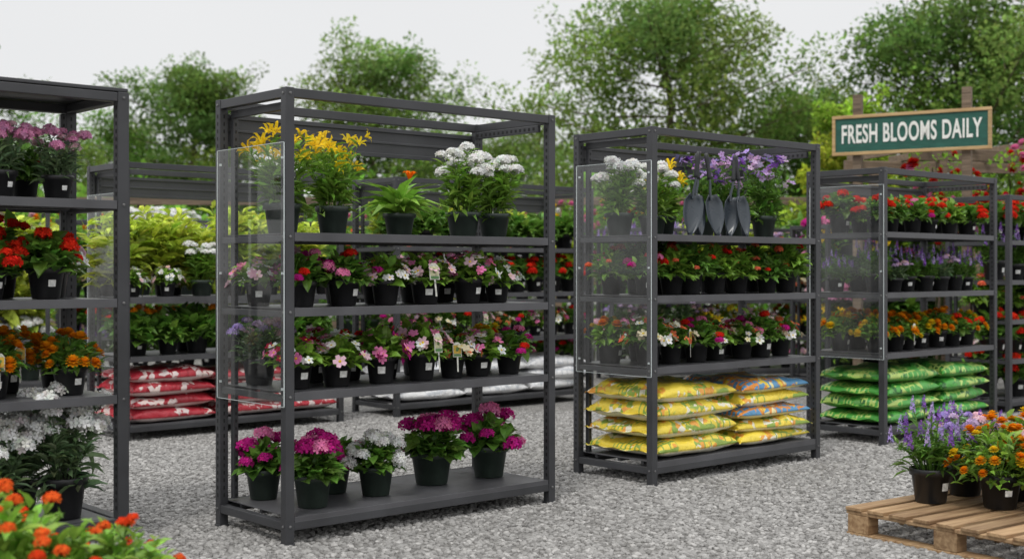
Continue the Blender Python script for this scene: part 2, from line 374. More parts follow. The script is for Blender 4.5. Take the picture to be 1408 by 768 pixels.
reg('gwht','potted_white_geranium',lambda i:k_mound(.105,.17,GRN,160,.15,.15,.08,.055,G1,'dome',18,.044,[WH],0,0))
reg('lily','potted_yellow_lily',lambda i:k_stem(.095,.16,GRN,15,.17,.22,.40,.12,.032,15,G5,'lily',.052,[YEL,(.85,.62,.05)],0))
reg('strap','potted_orange_bromeliad',lambda i:k_strap(),1)
reg('phlox','potted_white_phlox',lambda i:k_stem(.095,.15,GRN,16,.15,.25,.40,.11,.030,17,G5,'dome',.042,[WH],0))
reg('prim','potted_primrose',lambda i:k_mound(.072,.12,BLK,120,.125,.11,.07,.045,G5,'flat',22,.029,[PNK,WH,LPK] if i!=1 else [MAG,PNK,LPK],1,cd[i] if i==2 else 0),5)
reg('primw','potted_white_primrose',lambda i:k_mound(.072,.12,BLK,120,.125,.11,.07,.045,G5,'flat',24,.028,[WH,LPK,WH],i!=1,0))
reg('primr','potted_red_verbena',lambda i:k_mound(.072,.12,BLK,130,.13,.115,.065,.04,G1,'dome',9,.028,[RED,MAG,PNK],i!=1,0))
reg('dian','potted_dianthus',lambda i:k_mound(.072,.12,BLK,130,.125,.11,.06,.04,G5,'flat',22,.025,[CRIM,PNK,WH] if i else [DPR,MAG,PNK],1,cd[i] if i==2 else 0),4)
reg('cream','potted_cream_pansy',lambda i:k_mound(.072,.12,BLK,130,.125,.11,.06,.04,G1,'flat',24,.027,[(.78,.68,.48),WH,COR],0,cd[i] if i==0 else 0))
reg('mario','potted_orange_marigold',lambda i:k_mound(.08,.13,BLK,160,.14,.13,.06,.03,G1,'pom',20,.040,[ORG,(.9,.36,.015)],1,cd[0] if i==1 else 0))
reg('mariy','potted_yellow_marigold',lambda i:k_mound(.075,.12,BLK,150,.13,.12,.06,.03,G5,'pom',15,.034,[YEL,YEL,ORG],1,0))
reg('gred','potted_red_geranium',lambda i:k_mound(.085,.14,BLK,160,.15,.15,.075,.055,G1,'dome',11,.034,[RED,(.7,.035,.015)],1,0))
reg('lav','potted_lavender',lambda i:k_stem(.08,.13,BLK,24,.16,.12,.26,.06,.014,16,G1,'spike',.020,[LAV,PUR],1,110))
reg('verb','potted_purple_verbena',lambda i:k_stem(.08,.13,BLK,14,.15,.12,.20,.06,.028,12,G4,'dome',.024,[LAV,(.6,.45,.65),LPK],0,90))
reg('dmag','potted_magenta_dianthus',lambda i:k_stem(.10,.16,BLK,18,.19,.18,.32,.10,.022,16,G4,'dome',.040,[(.86,.36,.58),(.80,.34,.56),LPK],1,60))
reg('rfol','potted_red_kalanchoe',lambda i:k_mound(.075,.13,BLK,220,.15,.15,.075,.038,G5 if i else G1,'dome',5,.022,[RED,COR],0,0))
reg('lime','potted_lime_coleus',lambda i:k_stem(.10,.16,BLK,15,.24,.38,.62,.21,.08,18,G3,'none',0,[WH],1,60))
reg('hosta','potted_hosta',lambda i:k_mound(.10,.15,BLK,150,.20,.20,.13,.075,G1,'none',0,0,[WH],i==1,0))
reg('sweet','potted_white_stock',lambda i:k_stem(.115,.19,BLK,22,.22,.24,.42,.11,.035,14,G4,'dome',.055,[WH],0,70))
reg('delph','potted_purple_delphinium',lambda i:k_stem(.09,.15,GRN,14,.18,.25,.44,.10,.03,14,G1,'flat',.024,[LAV,(.56,.38,.60),PUR],0,70))
reg('lant','potted_orange_lantana',lambda i:k_mound(.10,.17,BLK,330,.20,.22,.06,.028,G5,'pom',34,.034,[ORG,(.9,.40,.02),ORG,YEL],1,0))
reg('lant2','red_lantana_bush',lambda i:k_mound(.16,.22,BLK,800,.32,.30,.075,.038,G5,'dome',36,.022,[(.78,.07,.02),(.85,.14,.03)],0,0),2)
cnt={}
def place(kind,x,y,z,rz,s=1.0,parent=None):
    name,L=PL[kind]; cnt[kind]=cnt.get(kind,random.randint(0,3))+1
    o=bpy.data.objects.new(name,L[cnt[kind]%len(L)]); link(o,parent)
    o.location=(x,y,z+.002); o.rotation_euler=(0,0,rz+random.uniform(-.55,.55)); 
    k=s*random.uniform(.92,1.08); o.scale=(k*random.uniform(.95,1.05),k,k*random.uniform(.90,1.1))
    return o

# ------------------------------------------------------------ racks
class Rack:
    def __init__(s,ox,oy,ang,W,D=.72,H=2.3,shelves=(.14,.765,1.19,1.57),name='plant_display_rack',solid=False,glass=None,header=True,low=False,p=.05):
        s.o=(ox,oy); s.a=math.radians(ang); s.W=W; s.D=D; s.sh=shelves
        s.e=empty(name,(ox,oy,0),s.a)
        mb=MB()
        for x in(0,W-p):
            for y in(0,D-p):
                mb.box(x,x+p,y,y+p,0.012,H,0)
                mb.box(x-.004,x+p+.004,y-.004,y+p+.004,0,.012,0)
        e=.003
        for y in(e,D-p+e):
            mb.box(p,W-p,y,y+p-2*e,H-.05,H-.003,0); mb.box(p,W-p,y,y+p-2*e,.075,.118,0)
        for x in(e,W-p+e):
            mb.box(x,x+p-2*e,p,D-p,H-.05,H-.003,0); mb.box(x,x+p-2*e,p,D-p,.075,.118,0)
            for z in shelves[1:]: mb.box(x+.006,x+p-2*e-.006,p,D-p,z-.045,z-.012,0)
        for x in(p+.012,W-p-.042): mb.box(x,x+.03,D-p-.035,D-p-.005,.15,H-.06,0)
        if header:
            mb.box(p+.001,W-p-.001,D-.034,D-.016,H-.245,H-.085,0)
            mb.box(p+.001,W-p-.001,D-.044,D-.035,H-.10,H-.075,0); mb.box(p+.001,W-p-.001,D-.044,D-.035,H-.25,H-.225,0)
            mb.box(p+.001,W-p-.001,D-.040,D-.035,H-.17,H-.155,0)
            for x in(p+.01,W-p-.035): mb.box(x,x+.022,.06,D-.06,H-.10,H-.058,0)
        if solid: mb.box(.004,W-.004,.004,D-.004,H+.001,H+.02,0)
        mb.obj('frame',[M_FRAME],s.e,.004)
        mb=MB()
        for i,z in enumerate(shelves):
            mb.box(p+.003,W-p-.003,.008,D-.012,z-.006,z,0)
            for (a,b,c,d) in((p+.003,W-p-.003,.004,.0075),(p+.003,W-p-.003,D-.0115,D-.008)):
                mb.box(a,b,c,d,z-.042,z+.002,0)
            for k in range(3):
                y=.15+k*(D-.3)/2; mb.box(p+.02,W-p-.02,y-.012,y+.012,z-.03,z-.0065,0)
        mb.obj('shelves',[M_SHELF],s.e,.0012)
        if not low:
            mb=MB()
            z=.16
            while z<H-.07:
                for x in(p*.5,W-p*.5): mb.box(x-.004,x+.004,D-p-.001,D-p,z,z+.02,0)
                for x in(p+.027,W-p-.027): mb.box(x-.004,x+.004,D-p-.0365,D-p-.0355,z,z+.016,0)
                for xx in(p+.0005,W-p-.0015): mb.box(xx,xx+.001,.017,.030,z,z+.02,0)
                mb.box(-.0012,0-.0002,D-.03,D-.02,z,z+.02,0)
                z+=.04
            y=.09
            while header and y<D-.1:
                mb.box(W-p-.0362,W-p-.0355,y,y+.018,H-.088,H-.070,0); y+=.04
            mb.obj('slots',[M_DARK],s.e)
            mb=MB()
            def bolt(x,y,z,ax):
                V=[];n=8
                for q,r in((0,.0075),(.004,.0075),(.006,.004)):
                    for k in range(n):
                        t=k*math.pi/4; u,v=r*math.cos(t),r*math.sin(t)
                        V.append((x+u,y-q,z+v) if ax=='y' else (x-q,y+u,z+v))
                F=[(i*n+k,i*n+(k+1)%n,(i+1)*n+(k+1)%n,(i+1)*n+k) for i in range(2) for k in range(n)]+[tuple(range(2*n,3*n))]
                mb.add(V,F,0,(1,1,1))
            for x in(p/2,W-p/2):
                for z in [H-.03,.097]+[q-.02 for q in shelves[1:]]: bolt(x,0,z,'y')
            for y in(p/2,D-p/2):
                for z in [H-.03,.097]+[q-.02 for q in shelves[1:]]: bolt(0,y,z,'x')
            mb.obj('bolts',[M_BOLT],s.e)
        if glass:
            mb=MB(); z0,z1=glass; x=-.012
            V=[(x,.0,z0),(x,D-.045,z0),(x,D-.045,z1),(x,.0,z1)]
            mb.add(V,[(0,1,2,3)],0,(1,1,1))
            t=.002
            mb.box(x-t,x+t,-.004,-.001,z0,z1,1);mb.box(x-t,x+t,D-.044,D-.041,z0,z1,1)
            mb.box(x-t,x+t,0,D-.045,z1+.0005,z1+.003,1);mb.box(x-t,x+t,0,D-.045,z0-.003,z0-.0005,1)
            for z in(z0+.08,z1-.08,(z0+z1)/2):
                for y in(.02,D-.07): mb.box(x+.0035,-.0005,y,y+.012,z,z+.012,1)
            mb.obj('acrylic_side_panel',[M_ACR,M_ACE],s.e)
    def w(s,u,v):
        c,q=math.cos(s.a),math.sin(s.a); return s.o[0]+c*u-q*v, s.o[1]+q*u+c*v
    def put(s,kind,u,v,i,sc=1.0):
        x,y=s.w(u,v); return place(kind,x,y,s.sh[i],s.a,sc)
    def row(s,kinds,us,v,i,sc=1.0,jit=.025):
        for k,u in enumerate(us):
            kk=kinds[k%len(kinds)] if isinstance(kinds,(list,tuple)) else kinds
            s.put(kk,u+random.uniform(-jit,jit),v+random.uniform(-jit,jit),i,sc)
def lin(a,b,n): return [a+(b-a)*k/(n-1) for k in range(n)]

# bags
def bagmesh(seed,L,Wd,T):
    r=np.random.default_rng(seed); nx,ny=40,30
    x=np.sin(np.linspace(-1,1,nx)*math.pi/2); y=np.sin(np.linspace(-1,1,ny)*math.pi/2)
    X,Y=np.meshgrid(x,y,indexing='ij')
    prof=np.clip(1-np.abs(X)**6,0,1)**.5*np.clip(1-np.abs(Y)**5,0,1)**.5
    nz=np.zeros_like(X)
    for k in range(9):
        fx,fy,ph=r.normal(0,3.5),r.normal(0,3.5),r.uniform(0,6.3); nz+=np.sin(fx*X+fy*Y+ph)*.07
    for k in range(14):
        ph=r.uniform(-1,1); sg=r.choice([-1,1]); nz-=.16*np.exp(-((Y-ph)/.05)**2)*np.clip(sg*X-.45,0,1)*2
    for k in range(8):
        ph=r.uniform(-1,1); sg=r.choice([-1,1]); nz-=.14*np.exp(-((X-ph)/.05)**2)*np.clip(sg*Y-.5,0,1)*2
    top=prof*T*.62+prof*nz*T*.6; bot=-prof*T*.42*(1+nz*.5)
    VX=X*L/2*(1-.035*np.cos(Y*5+seed)*np.abs(X)**4); VY=Y*Wd/2*(1-.035*np.cos(X*4+seed)*np.abs(Y)**4)
    V=np.concatenate([np.stack([VX,VY,top],-1).reshape(-1,3),np.stack([VX,VY,bot],-1).reshape(-1,3)])
    F=[];o=nx*ny
    for i in range(nx-1):
        for j in range(ny-1):
            a=i*ny+j; F.append((a,a+ny,a+ny+1,a+1)); F.append((o+a,o+a+1,o+a+ny+1,o+a+ny))
    mb=MB(); V[:,2]+=T*.42; mb.add(V,F,0,(1,1,1),True)
    z=T*.42
    for sx in(-1,1):
        vv=[]
        for j in range(ny):
            yy=VY[0,j]; e=VX[0 if sx<0 else nx-1,j]
            vv+= [(e-sx*.004,yy,z),(e+sx*.022,yy*1.01,z+.008*math.sin(j*1.1+seed)-.006)]
        mb.add(vv,[(2*j,2*j+1,2*j+3,2*j+2) for j in range(ny-1)],0,(1,1,1),True)
    return mb
BG={}
def bag(color,name,R,u,v,z,L,Wd,T,rz=0):
    k=(color,round(L,2),round(Wd,2),round(T,3),random.randint(0,2))
    if k not in BG: BG[k]=bagmesh(k[4]+3,L,Wd,T).mesh(name,[BM[color]])
    x,y=R.w(u,v); o=bpy.data.objects.new(name,BG[k]); link(o)
    o.location=(x,y,z); o.rotation_euler=(random.uniform(-.012,.012),random.uniform(-.015,.015),R.a+rz+random.uniform(-.05,.05))
    o.scale=(random.uniform(.97,1.03),random.uniform(.96,1.02),random.uniform(.95,1.05)); return o

# Rack A
A=Rack(-1.13,6.44,41.4,1.85,glass=(.70,2.02))
A.put('gmag',.285,.2,0,1.02);A.put('gmag',.215,.58,0,1.0);A.put('gmag',.60,.5,0,1.05);A.put('gwht',.74,.27,0,1.05);A.put('gmag',1.20,.36,0,1.2);A.put('gmag',1.62,.34,0,1.08)
A.put('lily',.20,.36,3,1.0);A.put('lily',.51,.35,3,1.02);A.put('strap',.96,.35,3,1.05);A.put('phlox',1.42,.34,3,1.05);A.put('phlox',1.66,.34,3,1.02)
A.row(['primr','primr','primw','prim','prim','primw'],[.21,.50,.76,1.03,1.33,1.58],.19,2,1.15)
A.row(['prim','prim','primw','primr','dian','prim','primw','dian'],[.13,.36,.62,.88,1.13,1.38,1.58,1.74],.48,2,1.1)
A.row(['dian','primw','dian','prim','cream','prim','primr'],[.16,.42,.72,.97,1.2,1.42,1.65],.18,1,1.15)
A.row(['verb','dian','primr','prim','dian','cream','mariy'],[.14,.44,.70,.95,1.2,1.45,1.70],.50,1,1.15)
# Rack B
B=Rack(.895,8.22,41.6,1.82,glass=(.70,2.08),shelves=(.15,.755,1.215,1.61))
B.put('phlox',.22,.50,3,1.05);B.put('phlox',.40,.36,3,1.08);B.put('delph',1.10,.5,3,.98);B.put('delph',1.36,.45,3,1.05);B.put('delph',1.62,.36,3,1.02);B.put('lily',.72,.55,3,.9)
B.row(['primr','rfol','rfol','rfol','rfol','rfol','rfol'],[.15,.42,.62,.88,1.13,1.40,1.64],.20,2,1.12)
B.row(['rfol'],[.15,.38,.66,.9,1.15,1.42,1.68],.50,2,1.1)
B.row(['cream','cream','primr','dian','cream','primr','cream'],[.17,.40,.64,.88,1.12,1.38,1.63],.20,1,1.18)
B.row(['mariy','cream','dian','primr','cream','dian','prim'],[.14,.40,.66,.9,1.14,1.40,1.66],.50,1,1.18)
for k in range(4):
    bag('yellow','potting_soil_bag',B,.49,.35,.152+k*.118,.82,.66,.134)
for k in range(5):
    bag('blue' if k in(4,2) else 'yellow','potting_soil_bag',B,1.34,.35,.152+k*.090,.80,.64,.104)
def trowel(R,u,v,z,lean,rz):
    x,y=R.w(u,v); e=empty('garden_trowel',(x,y,z),R.a+rz); e.rotation_euler=(-lean,random.uniform(-.2,.2),R.a+rz); e.scale=(1.15,1.15,1.15)
    mb=MB(); V=[];ny,nx=12,9
    for i in range(ny):
        t=i/(ny-1); wd=.064*(math.sin(min(1,(t+.03)/.6)*math.pi/2))*(1 if t<.8 else 1-(t-.8)*2.8)
        for j in range(nx):
            q=j/(nx-1)*2-1; V.append((q*wd,.034*(1-q*q)-.012, .25*t))
    F=[(i*nx+j,i*nx+j+1,(i+1)*nx+j+1,(i+1)*nx+j) for i in range(ny-1) for j in range(nx-1)]
    mb.add(V,F,0,(1,1,1),True); o=mb.obj('blade',[M_TOOL],e); sm=o.modifiers.new('thick','SOLIDIFY'); sm.thickness=.003
    mb=MB(); mb.tube([(0,.012,.22),(0,.012,.27),(0,-.002,.32),(0,-.002,.36)],[.008,.009,.007,.007],8,0,(1,1,1)); mb.obj('neck',[M_TOOL],e)
    mb=MB(); mb.tube([(0,-.002,.345),(0,-.002,.36),(0,-.003,.41),(0,-.003,.46),(0,-.003,.49),(0,-.003,.505)],[.011,.015,.012,.015,.014,.008],10,0,(1,1,1),True); mb.obj('handle',[M_GRIP],e)
for k,u in enumerate([.48,.62,.77,.93,1.08]): trowel(B,u,.10+.03*(k%2),B.sh[3]+.002,.10+.03*(k%3),random.uniform(-.5,.5))
# Rack C
C=Rack(2.92,10.11,43,1.87,H=2.19,glass=(.68,2.05),shelves=(.14,.72,1.20,1.68))
C.row(['gred','rfol','primr','gred','rfol','gred'],lin(.2,1.66,6),.2,3,1.0);C.row(['gred','rfol'],lin(.15,1.7,6),.5,3,1.08)
C.row(['lav','verb','lav'],lin(.18,1.68,7),.2,2,1.0);C.row(['lav','hosta'],lin(.15,1.7,6),.5,2,.95)
C.row(['mariy','mario','mariy','mariy','mario','gred','mariy'],lin(.18,1.66,7),.2,1,1.08);C.row(['mariy','mario'],lin(.15,1.7,6),.5,1,1.1)
for k in range(4):
    bag('green','compost_bag',C,.50,.35,.142+k*.108,.82,.66,.122)
    bag('green','compost_bag',C,1.36,.35,.142+k*.108,.82,.66,.122)
# Rack D
D_=Rack(-1.96-.75*1.85,6.60-.661*1.85,41.4,1.85,solid=True,header=False,shelves=(.11,.745,1.235,1.735),H=2.29,p=.06)
D_.row('dmag',[.9,1.28,1.60],.28,3,.88);D_.row('rfol',[1.1,1.5],.52,3,1)
D_.row(['gred'],[.95,1.22,1.52],.24,2,1.05);D_.row(['primw','gred'],[1.05,1.38,1.66],.5,2,1.15)
D_.row('mario',[.95,1.27,1.60],.22,1,1.12);D_.row('mario',[1.1,1.4,1.66],.52,1,1.15)
D_.row('sweet',[.9,1.24,1.60],.24,0,.95);D_.row('sweet',[1.1,1.45],.53,0,.95)
# Rack E
E=Rack(-3.1,10.3,41.4,2.1,H=2.25,shelves=(.13,.68,1.16),glass=(.6,2.0))
E.row(['primw','primw','phlox','primw','primw','primw'],lin(.15,1.95,7),.14,2,.95);E.row('lime',lin(.2,1.9,6),.38,2,1.02);E.row('lime',lin(.15,1.9,4),.56,2,1.05)
E.row('hosta',lin(.18,1.9,7),.2,1,.92);E.row('hosta',lin(.3,1.8,4),.5,1,1.0)
for k in range(4):
    bag('red','mulch_bag',E,.45,.35,.132+k*.108,.76,.66,.124); bag('red','mulch_bag',E,1.25,.35,.132+k*.100,.78,.66,.116)
bag('red','mulch_bag',E,1.8,.34,.132,.5,.6,.122);bag('red','mulch_bag',E,1.8,.34,.24,.5,.6,.122)
# Rack F
F_=Rack(-1.08,12.0,41.4,2.6,H=2.25,shelves=(.13,.70,1.15,1.6))
F_.row('hosta',lin(.2,2.4,8),.25,3,1.0);F_.row('lime',lin(.2,2.4,6),.5,3,.62)
F_.row(['gred'],lin(.15,2.45,10),.2,2,1.15);F_.row('rfol',lin(.15,2.4,5),.5,2,1.1)
F_.row(['primr','prim','cream'],lin(.15,2.45,10),.2,1,1.1)
for k in range(3):
    for u in(.45,1.28,2.12): bag('white','perlite_bag',F_,u,.35,.132+k*.11,.82,.66,.128)

# ------------------------------------------------------------ background displays (plants parented)
allk=['gred','lav','verb','mario','mariy','prim','primw','primr','dmag','phlox','hosta','lime','lily','rfol','cream','delph','gmag']
def bgrack(x,y,ang,W,tops,H=1.6,kinds=None):
    R=Rack(x,y,ang,W,D=.7,H=H,shelves=tops,header=False,low=True,name='nursery_display_shelving')
    for i,z in enumerate(tops):
        u=.15; kk=random.choice(kinds or allk); c=0
        while u<W-.1:
            if c<=0: kk=random.choice(kinds or allk); c=random.randint(2,5)
            c-=1
            place(kk,u,.25+random.uniform(-.08,.12),z,0,1.4,parent=R.e)
            u+=.28
bgrack(-7.6,13.5,20,2.6,(.14,.6,1.05,1.5),2.1)
bgrack(-5.6,15.8,12,3.2,(.14,.55,1.0,1.45),2.0)
bgrack(-2.2,16.2,8,3.2,(.14,.55,1.0,1.45),2.0)
bgrack(1.2,15.8,10,3.0,(.14,.55,1.0,1.45),1.9)
bgrack(3.6,14.7,25,2.2,(.14,.6,1.05,1.45),1.9,['gmag','lily','gred','hosta','dmag'])
bgrack(4.75,12.3,38,2.8,(.14,.52,.90,1.28,1.66),2.1,['gred','gred','lav','primr','rfol','hosta','mario'])
bgrack(6.2,16.8,5,4,(.14,.6,1.05,1.5),2.0)

# ------------------------------------------------------------ leafy masses
TL=([(0,0,0),(-.4,.5,.08),(0,1,-.1),(.4,.5,.08)],[(0,3,2,1)])
def clump(mb,c,rad,n,ls,col,mat=0,sol=.35):
    D=nrm(rng.normal(size=(n,3))); rf=rng.uniform(sol,1,n)**.5
    P=np.array(c)+D*rf[:,None]*np.array(rad)
    d=nrm(D*.7+rng.normal(0,.6,(n,3))+np.array([0,0,.1]))
    s=rng.uniform(.6,1.3,n)*ls
    C=jcol(col,n,.2)*(.5+.35*rf[:,None]+.35*np.clip(D[:,2:]+.2,0,1))  # shading painted into the leaves: dark inside the clump, lighter on top
    mb.stamp(TL[0],TL[1],P,Rdir(d,.8),np.stack([s*.75,s,s],1),C,mat)
def tree(name,x,y,H,Rw,col,seed,dens=1.0,trunk=.15,zc=.16,leaf=.125):
    r=random.Random(seed); mb=MB()
    P=[];px,py=0,0
    for i in range(8):
        t=i/7; P.append((px,py,H*.93*t)); px+=r.uniform(-.14,.14); py+=r.uniform(-.14,.14)
    mb.tube(P,[trunk*(1-.9*i/7)+.012 for i in range(8)],8,1,(.12,.09,.065))
    nb=int(38*dens)
    for i in range(nb):
        t=zc+(.99-zc)*(i+.5)/nb; k=min(7,int(round(t*7)))
        b=Vector(P[k]); b.z=H*t*.93
        az=i*2.4+r.uniform(-.5,.5); f0=(t-zc)/(1-zc); prof=max(.16,(1-abs(f0*1.5-.6)**2.2))
        prof=max(.2,min(1,prof))
        L=Rw*prof*r.uniform(.55,1.2); up=r.uniform(.0,.42)*L+.1
        tip=b+Vector((math.cos(az)*L,math.sin(az)*L,up)); mid=b.lerp(tip,.5)+Vector((0,0,-.05*L))
        mb.tube([b,mid,tip],[trunk*.3*(1-t*.6),trunk*.16*(1-t*.5),.01],5,1,(.12,.09,.065))
        shade=r.uniform(.68,1.25); cc=np.array(col)*shade*np.array([r.uniform(.85,1.2),1,r.uniform(.7,1.1)])
        for q in range(5):
            f=.4+.62*q/4; c=b.lerp(tip,f)+Vector((r.uniform(-.35,.35),r.uniform(-.35,.35),r.uniform(-.25,.30)))*Rw*.32
            rr=Rw*r.uniform(.14,.26)
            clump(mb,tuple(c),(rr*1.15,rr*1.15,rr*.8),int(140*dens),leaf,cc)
            if q>2:
                e=c+Vector((r.uniform(-1,1),r.uniform(-1,1),r.uniform(-.1,1)))*rr*1.3
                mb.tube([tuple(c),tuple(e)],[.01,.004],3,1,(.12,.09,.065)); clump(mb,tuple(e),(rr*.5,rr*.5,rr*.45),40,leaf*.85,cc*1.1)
    o=mb.obj(name,[M_TLEAF,M_BARK]); o.location=(x,y,0); o.rotation_euler=(0,0,seed); return o
T1=(.20,.32,.09);T2=(.17,.29,.075);T3=(.42,.56,.08)
tree('deciduous_tree',-8.6,35,7.0,2.4,T2,1,1.1)
tree('deciduous_tree',-3.6,34,7.3,2.9,T1,2,1.1)
tree('deciduous_tree',3.3,29,7.6,3.2,T1,3,1.25,.18)
tree('deciduous_tree',9.6,27,7.1,3.2,T2,4,1.25,.18)
tree('deciduous_tree',-15.1,34,7.2,2.2,T2,5)
tree('deciduous_tree',7.0,31,5.6,2.0,T1,6,.9)
tree('young_maple_tree',5.1,19.5,4.0,.85,T3,8,.7,.05,.16,.09)
tree('deciduous_tree',-.1,42,5.9,2.8,T2,9,.9)
tree('deciduous_tree',-9.9,24,4.0,1.7,T2,10,.8)
tree('deciduous_tree',-12.2,40,5.8,2.6,T1,12,.8)
mb=MB()
for i in range(130):
    x=-29+i*.46+rng.uniform(-.5,.5); h=rng.uniform(3.0,5.4)+.6*math.sin(x*.5)
    y=46+rng.uniform(-2,2)
    c=np.array((.20,.30,.12))*rng.uniform(.75,1.2)  # distance haze put into the base green
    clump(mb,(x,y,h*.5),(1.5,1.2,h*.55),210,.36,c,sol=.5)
mb.obj('distant_treeline',[M_TLEAF])
mb=MB()
for i in range(85):
    x=-14+i*.34; h=rng.uniform(1.9,3.1); c=np.array(G1)*rng.uniform(.7,1.3)
    clump(mb,(x,21.5+rng.uniform(-.7,.7),h*.5),(.6,.6,h*.55),240,.15,c,sol=.4)
mb.obj('garden_hedge',[M_TLEAF])
def climber(name,x0,y0,x1,y1,z,n,fc,h=.35):
    mb=MB()
    for i in range(n):
        t=(i+.5)/n; c=(x0+(x1-x0)*t+rng.uniform(-.1,.1),y0+(y1-y0)*t+rng.uniform(-.15,.15),z+rng.uniform(-h,h)*.8)
        clump(mb,c,(.3,.28,h*.8),130,.07,np.array(G5)*rng.uniform(.6,1.05))
        k=13; D=nrm(rng.normal(size=(k,3))+np.array([0,-.8,.3])); P=np.array(c)+D*np.array([.3,.28,h*.8])
        for p,d in zip(P,D): pompom(mb,p,.06*rng.uniform(.7,1.2),fc[rng.integers(len(fc))],d)
        mb.tube([(c[0],c[1],0),(c[0]+.05,c[1],z*.5),c],[.012,.01,.006],4,0,(.06,.07,.03))
    return mb.obj(name,[M_TLEAF,M_PETAL])
climber('climbing_rose',4.4,14.0,8.2,15.1,2.15,28,[RED,(.65,.04,.03),PNK],.45)
climber('climbing_rose',-9.0,17,-4.5,19,1.8,14,[PNK,ORG,LPK],.4)
climber('climbing_rose',-2.5,19,3.6,19,2.1,16,[PNK,YEL,WH,RED],.35)
e=empty('wooden_fence',(0,0,0)); 
for i in range(15):
    x=-14+i*2.1; mb=MB(); mb.box(x-.05,x+.05,19.4,19.5,0,2.55,0); mb.obj('post',[M_FWOOD],e,.006)
for z in(.5,1.15,1.8,2.35):
    mb=MB(); mb.box(-14.2,15.6,19.365,19.398,z,z+.12,0); mb.obj('rail',[M_FWOOD],e,.004)
e=empty('wooden_pergola',(4.9,14.7,0),math.radians(12))
for x in(0,2.2,4.4):
    for y in(0,1.6):
        mb=MB(); mb.box(x-.05,x+.05,y-.05,y+.05,0,2.62,0); mb.obj('post',[M_FWOOD],e,.005)
for y in(0,1.6):
    mb=MB(); mb.box(-.4,4.8,y-.03,y+.03,2.621,2.75,0); mb.obj('beam',[M_FWOOD],e,.005)
for k in range(9):
    x=-.2+k*.58; mb=MB(); mb.box(x-.02,x+.02,-.3,1.9,2.752,2.84,0); mb.obj('rafter',[M_FWOOD],e,.004)

# ------------------------------------------------------------ sign
ang=math.atan2(-.53,.85); e=empty('fresh_blooms_daily_sign',(4.2,13.6,0),ang)
def part(name,mat,*b,bev=.004):
    mb=MB(); mb.box(*b); return mb.obj(name,[mat],e,bev)
L=1.66; zc=2.83; h=.43
part('board',M_SGREEN,-L/2+.03,L/2-.03,-.02,.0,zc-h/2+.02,zc+h/2-.02)
part('frame_top',M_SFRAME,-L/2,L/2,-.035,.006,zc+h/2-.035,zc+h/2); part('frame_bottom',M_SFRAME,-L/2,L/2,-.035,.006,zc-h/2,zc-h/2+.035)
part('frame_left',M_SFRAME,-L/2+.001,-L/2+.036,-.034,.006,zc-h/2+.036,zc+h/2-.036); part('frame_right',M_SFRAME,L/2-.036,L/2-.001,-.034,.006,zc-h/2+.036,zc+h/2-.036)
for x in(-.57,.57): part('post',M_FWOOD,x-.045,x+.045,.009,.095,0,3.27)
cu=bpy.data.curves.new('lettering','FONT'); cu.body='FRESH BLOOMS DAILY'; cu.align_x='CENTER'; cu.align_y='CENTER'; cu.size=.25; cu.extrude=.003; cu.offset=.0055; cu.space_character=1.08
to=bpy.data.objects.new('lettering',cu); link(to,e); to.data.materials.append(M_WHITE)
bpy.context.view_layer.update(); wdt=max(.1,to.dimensions.x)
to.location=(0,-.0245,zc); to.rotation_euler=(math.pi/2,0,0); to.scale=(1.46/wdt,1.1,1)

# ------------------------------------------------------------ pallet
pa=math.atan2(.6,.8); e=empty('wooden_pallet',(1.74,6.74,0),pa)
for k in range(9):
    y=-1.2+k*.1375; mb=MB(); mb.box(0+random.uniform(-.006,.006),1.0+random.uniform(-.006,.006),y,y+.098,.132,.15,0); o=mb.obj('deck_board',[M_WOOD],e,.003)
for x in(0.01,.455,.90):
    mb=MB(); mb.box(x,x+.09,-1.2,-.002,.113,.1315,0); mb.obj('stringer',[M_WOOD],e,.003)
    for y in(-1.195,-.66,-.14):
        mb=MB(); mb.box(x+.001,x+.088,y,y+.13,.0185,.1125,0); mb.obj('block',[M_WOOD],e,.004)
    mb=MB(); mb.box(x,x+.09,-1.2,-.002,.0,.018,0); mb.obj('bottom_board',[M_WOOD],e,.003)
def pp(kind,lx,ly,s=1.0):
    c,q=math.cos(pa),math.sin(pa); place(kind,1.74+c*lx-q*ly,6.74+q*lx+c*ly,.15,.5,s)
pp('lav',.46,-.20,1.25);pp('lant',.60,-.52,1.0);pp('verb',.80,-.18,1.35);pp('dmag',.60,-.85,.85);pp('lant',.88,-.72,1.1);pp('lant',.9,-.42,1.1);pp('lav',.95,-.05,1.3)
for (x,y,s) in((-1.74,4.35,1.04),(-1.42,4.5,.94),(-2.1,4.6,1.05)): place('lant2',x,y,0,random.random()*6,s)

# ------------------------------------------------------------ ground
m,nt,b=newmat('gravel_ground')
tc=N(nt,'ShaderNodeTexCoord')
v1=N(nt,'ShaderNodeTexVoronoi'); v1.inputs['Scale'].default_value=32
v2=N(nt,'ShaderNodeTexVoronoi',feature='DISTANCE_TO_EDGE'); v2.inputs['Scale'].default_value=32
n1=N(nt,'ShaderNodeTexNoise'); n1.inputs['Scale'].default_value=.5; n1.inputs['Detail'].default_value=5
for q in(v1,v2,n1): nt.links.new(tc.outputs['Object'],q.inputs['Vector'])
bw=N(nt,'ShaderNodeSeparateColor'); nt.links.new(v1.outputs['Color'],bw.inputs[0])
r=ramp(nt,[(0,(.175,.17,.162)),(.5,(.26,.254,.244)),(1,(.36,.35,.336))]); nt.links.new(bw.outputs[0],r.inputs[0])
re=ramp(nt,[(0,(.4,.4,.4)),(.12,(1,1,1))]); nt.links.new(v2.outputs[0],re.inputs[0])
c=mixc(nt,r.outputs[0],re.outputs[0],1.0,'MULTIPLY')
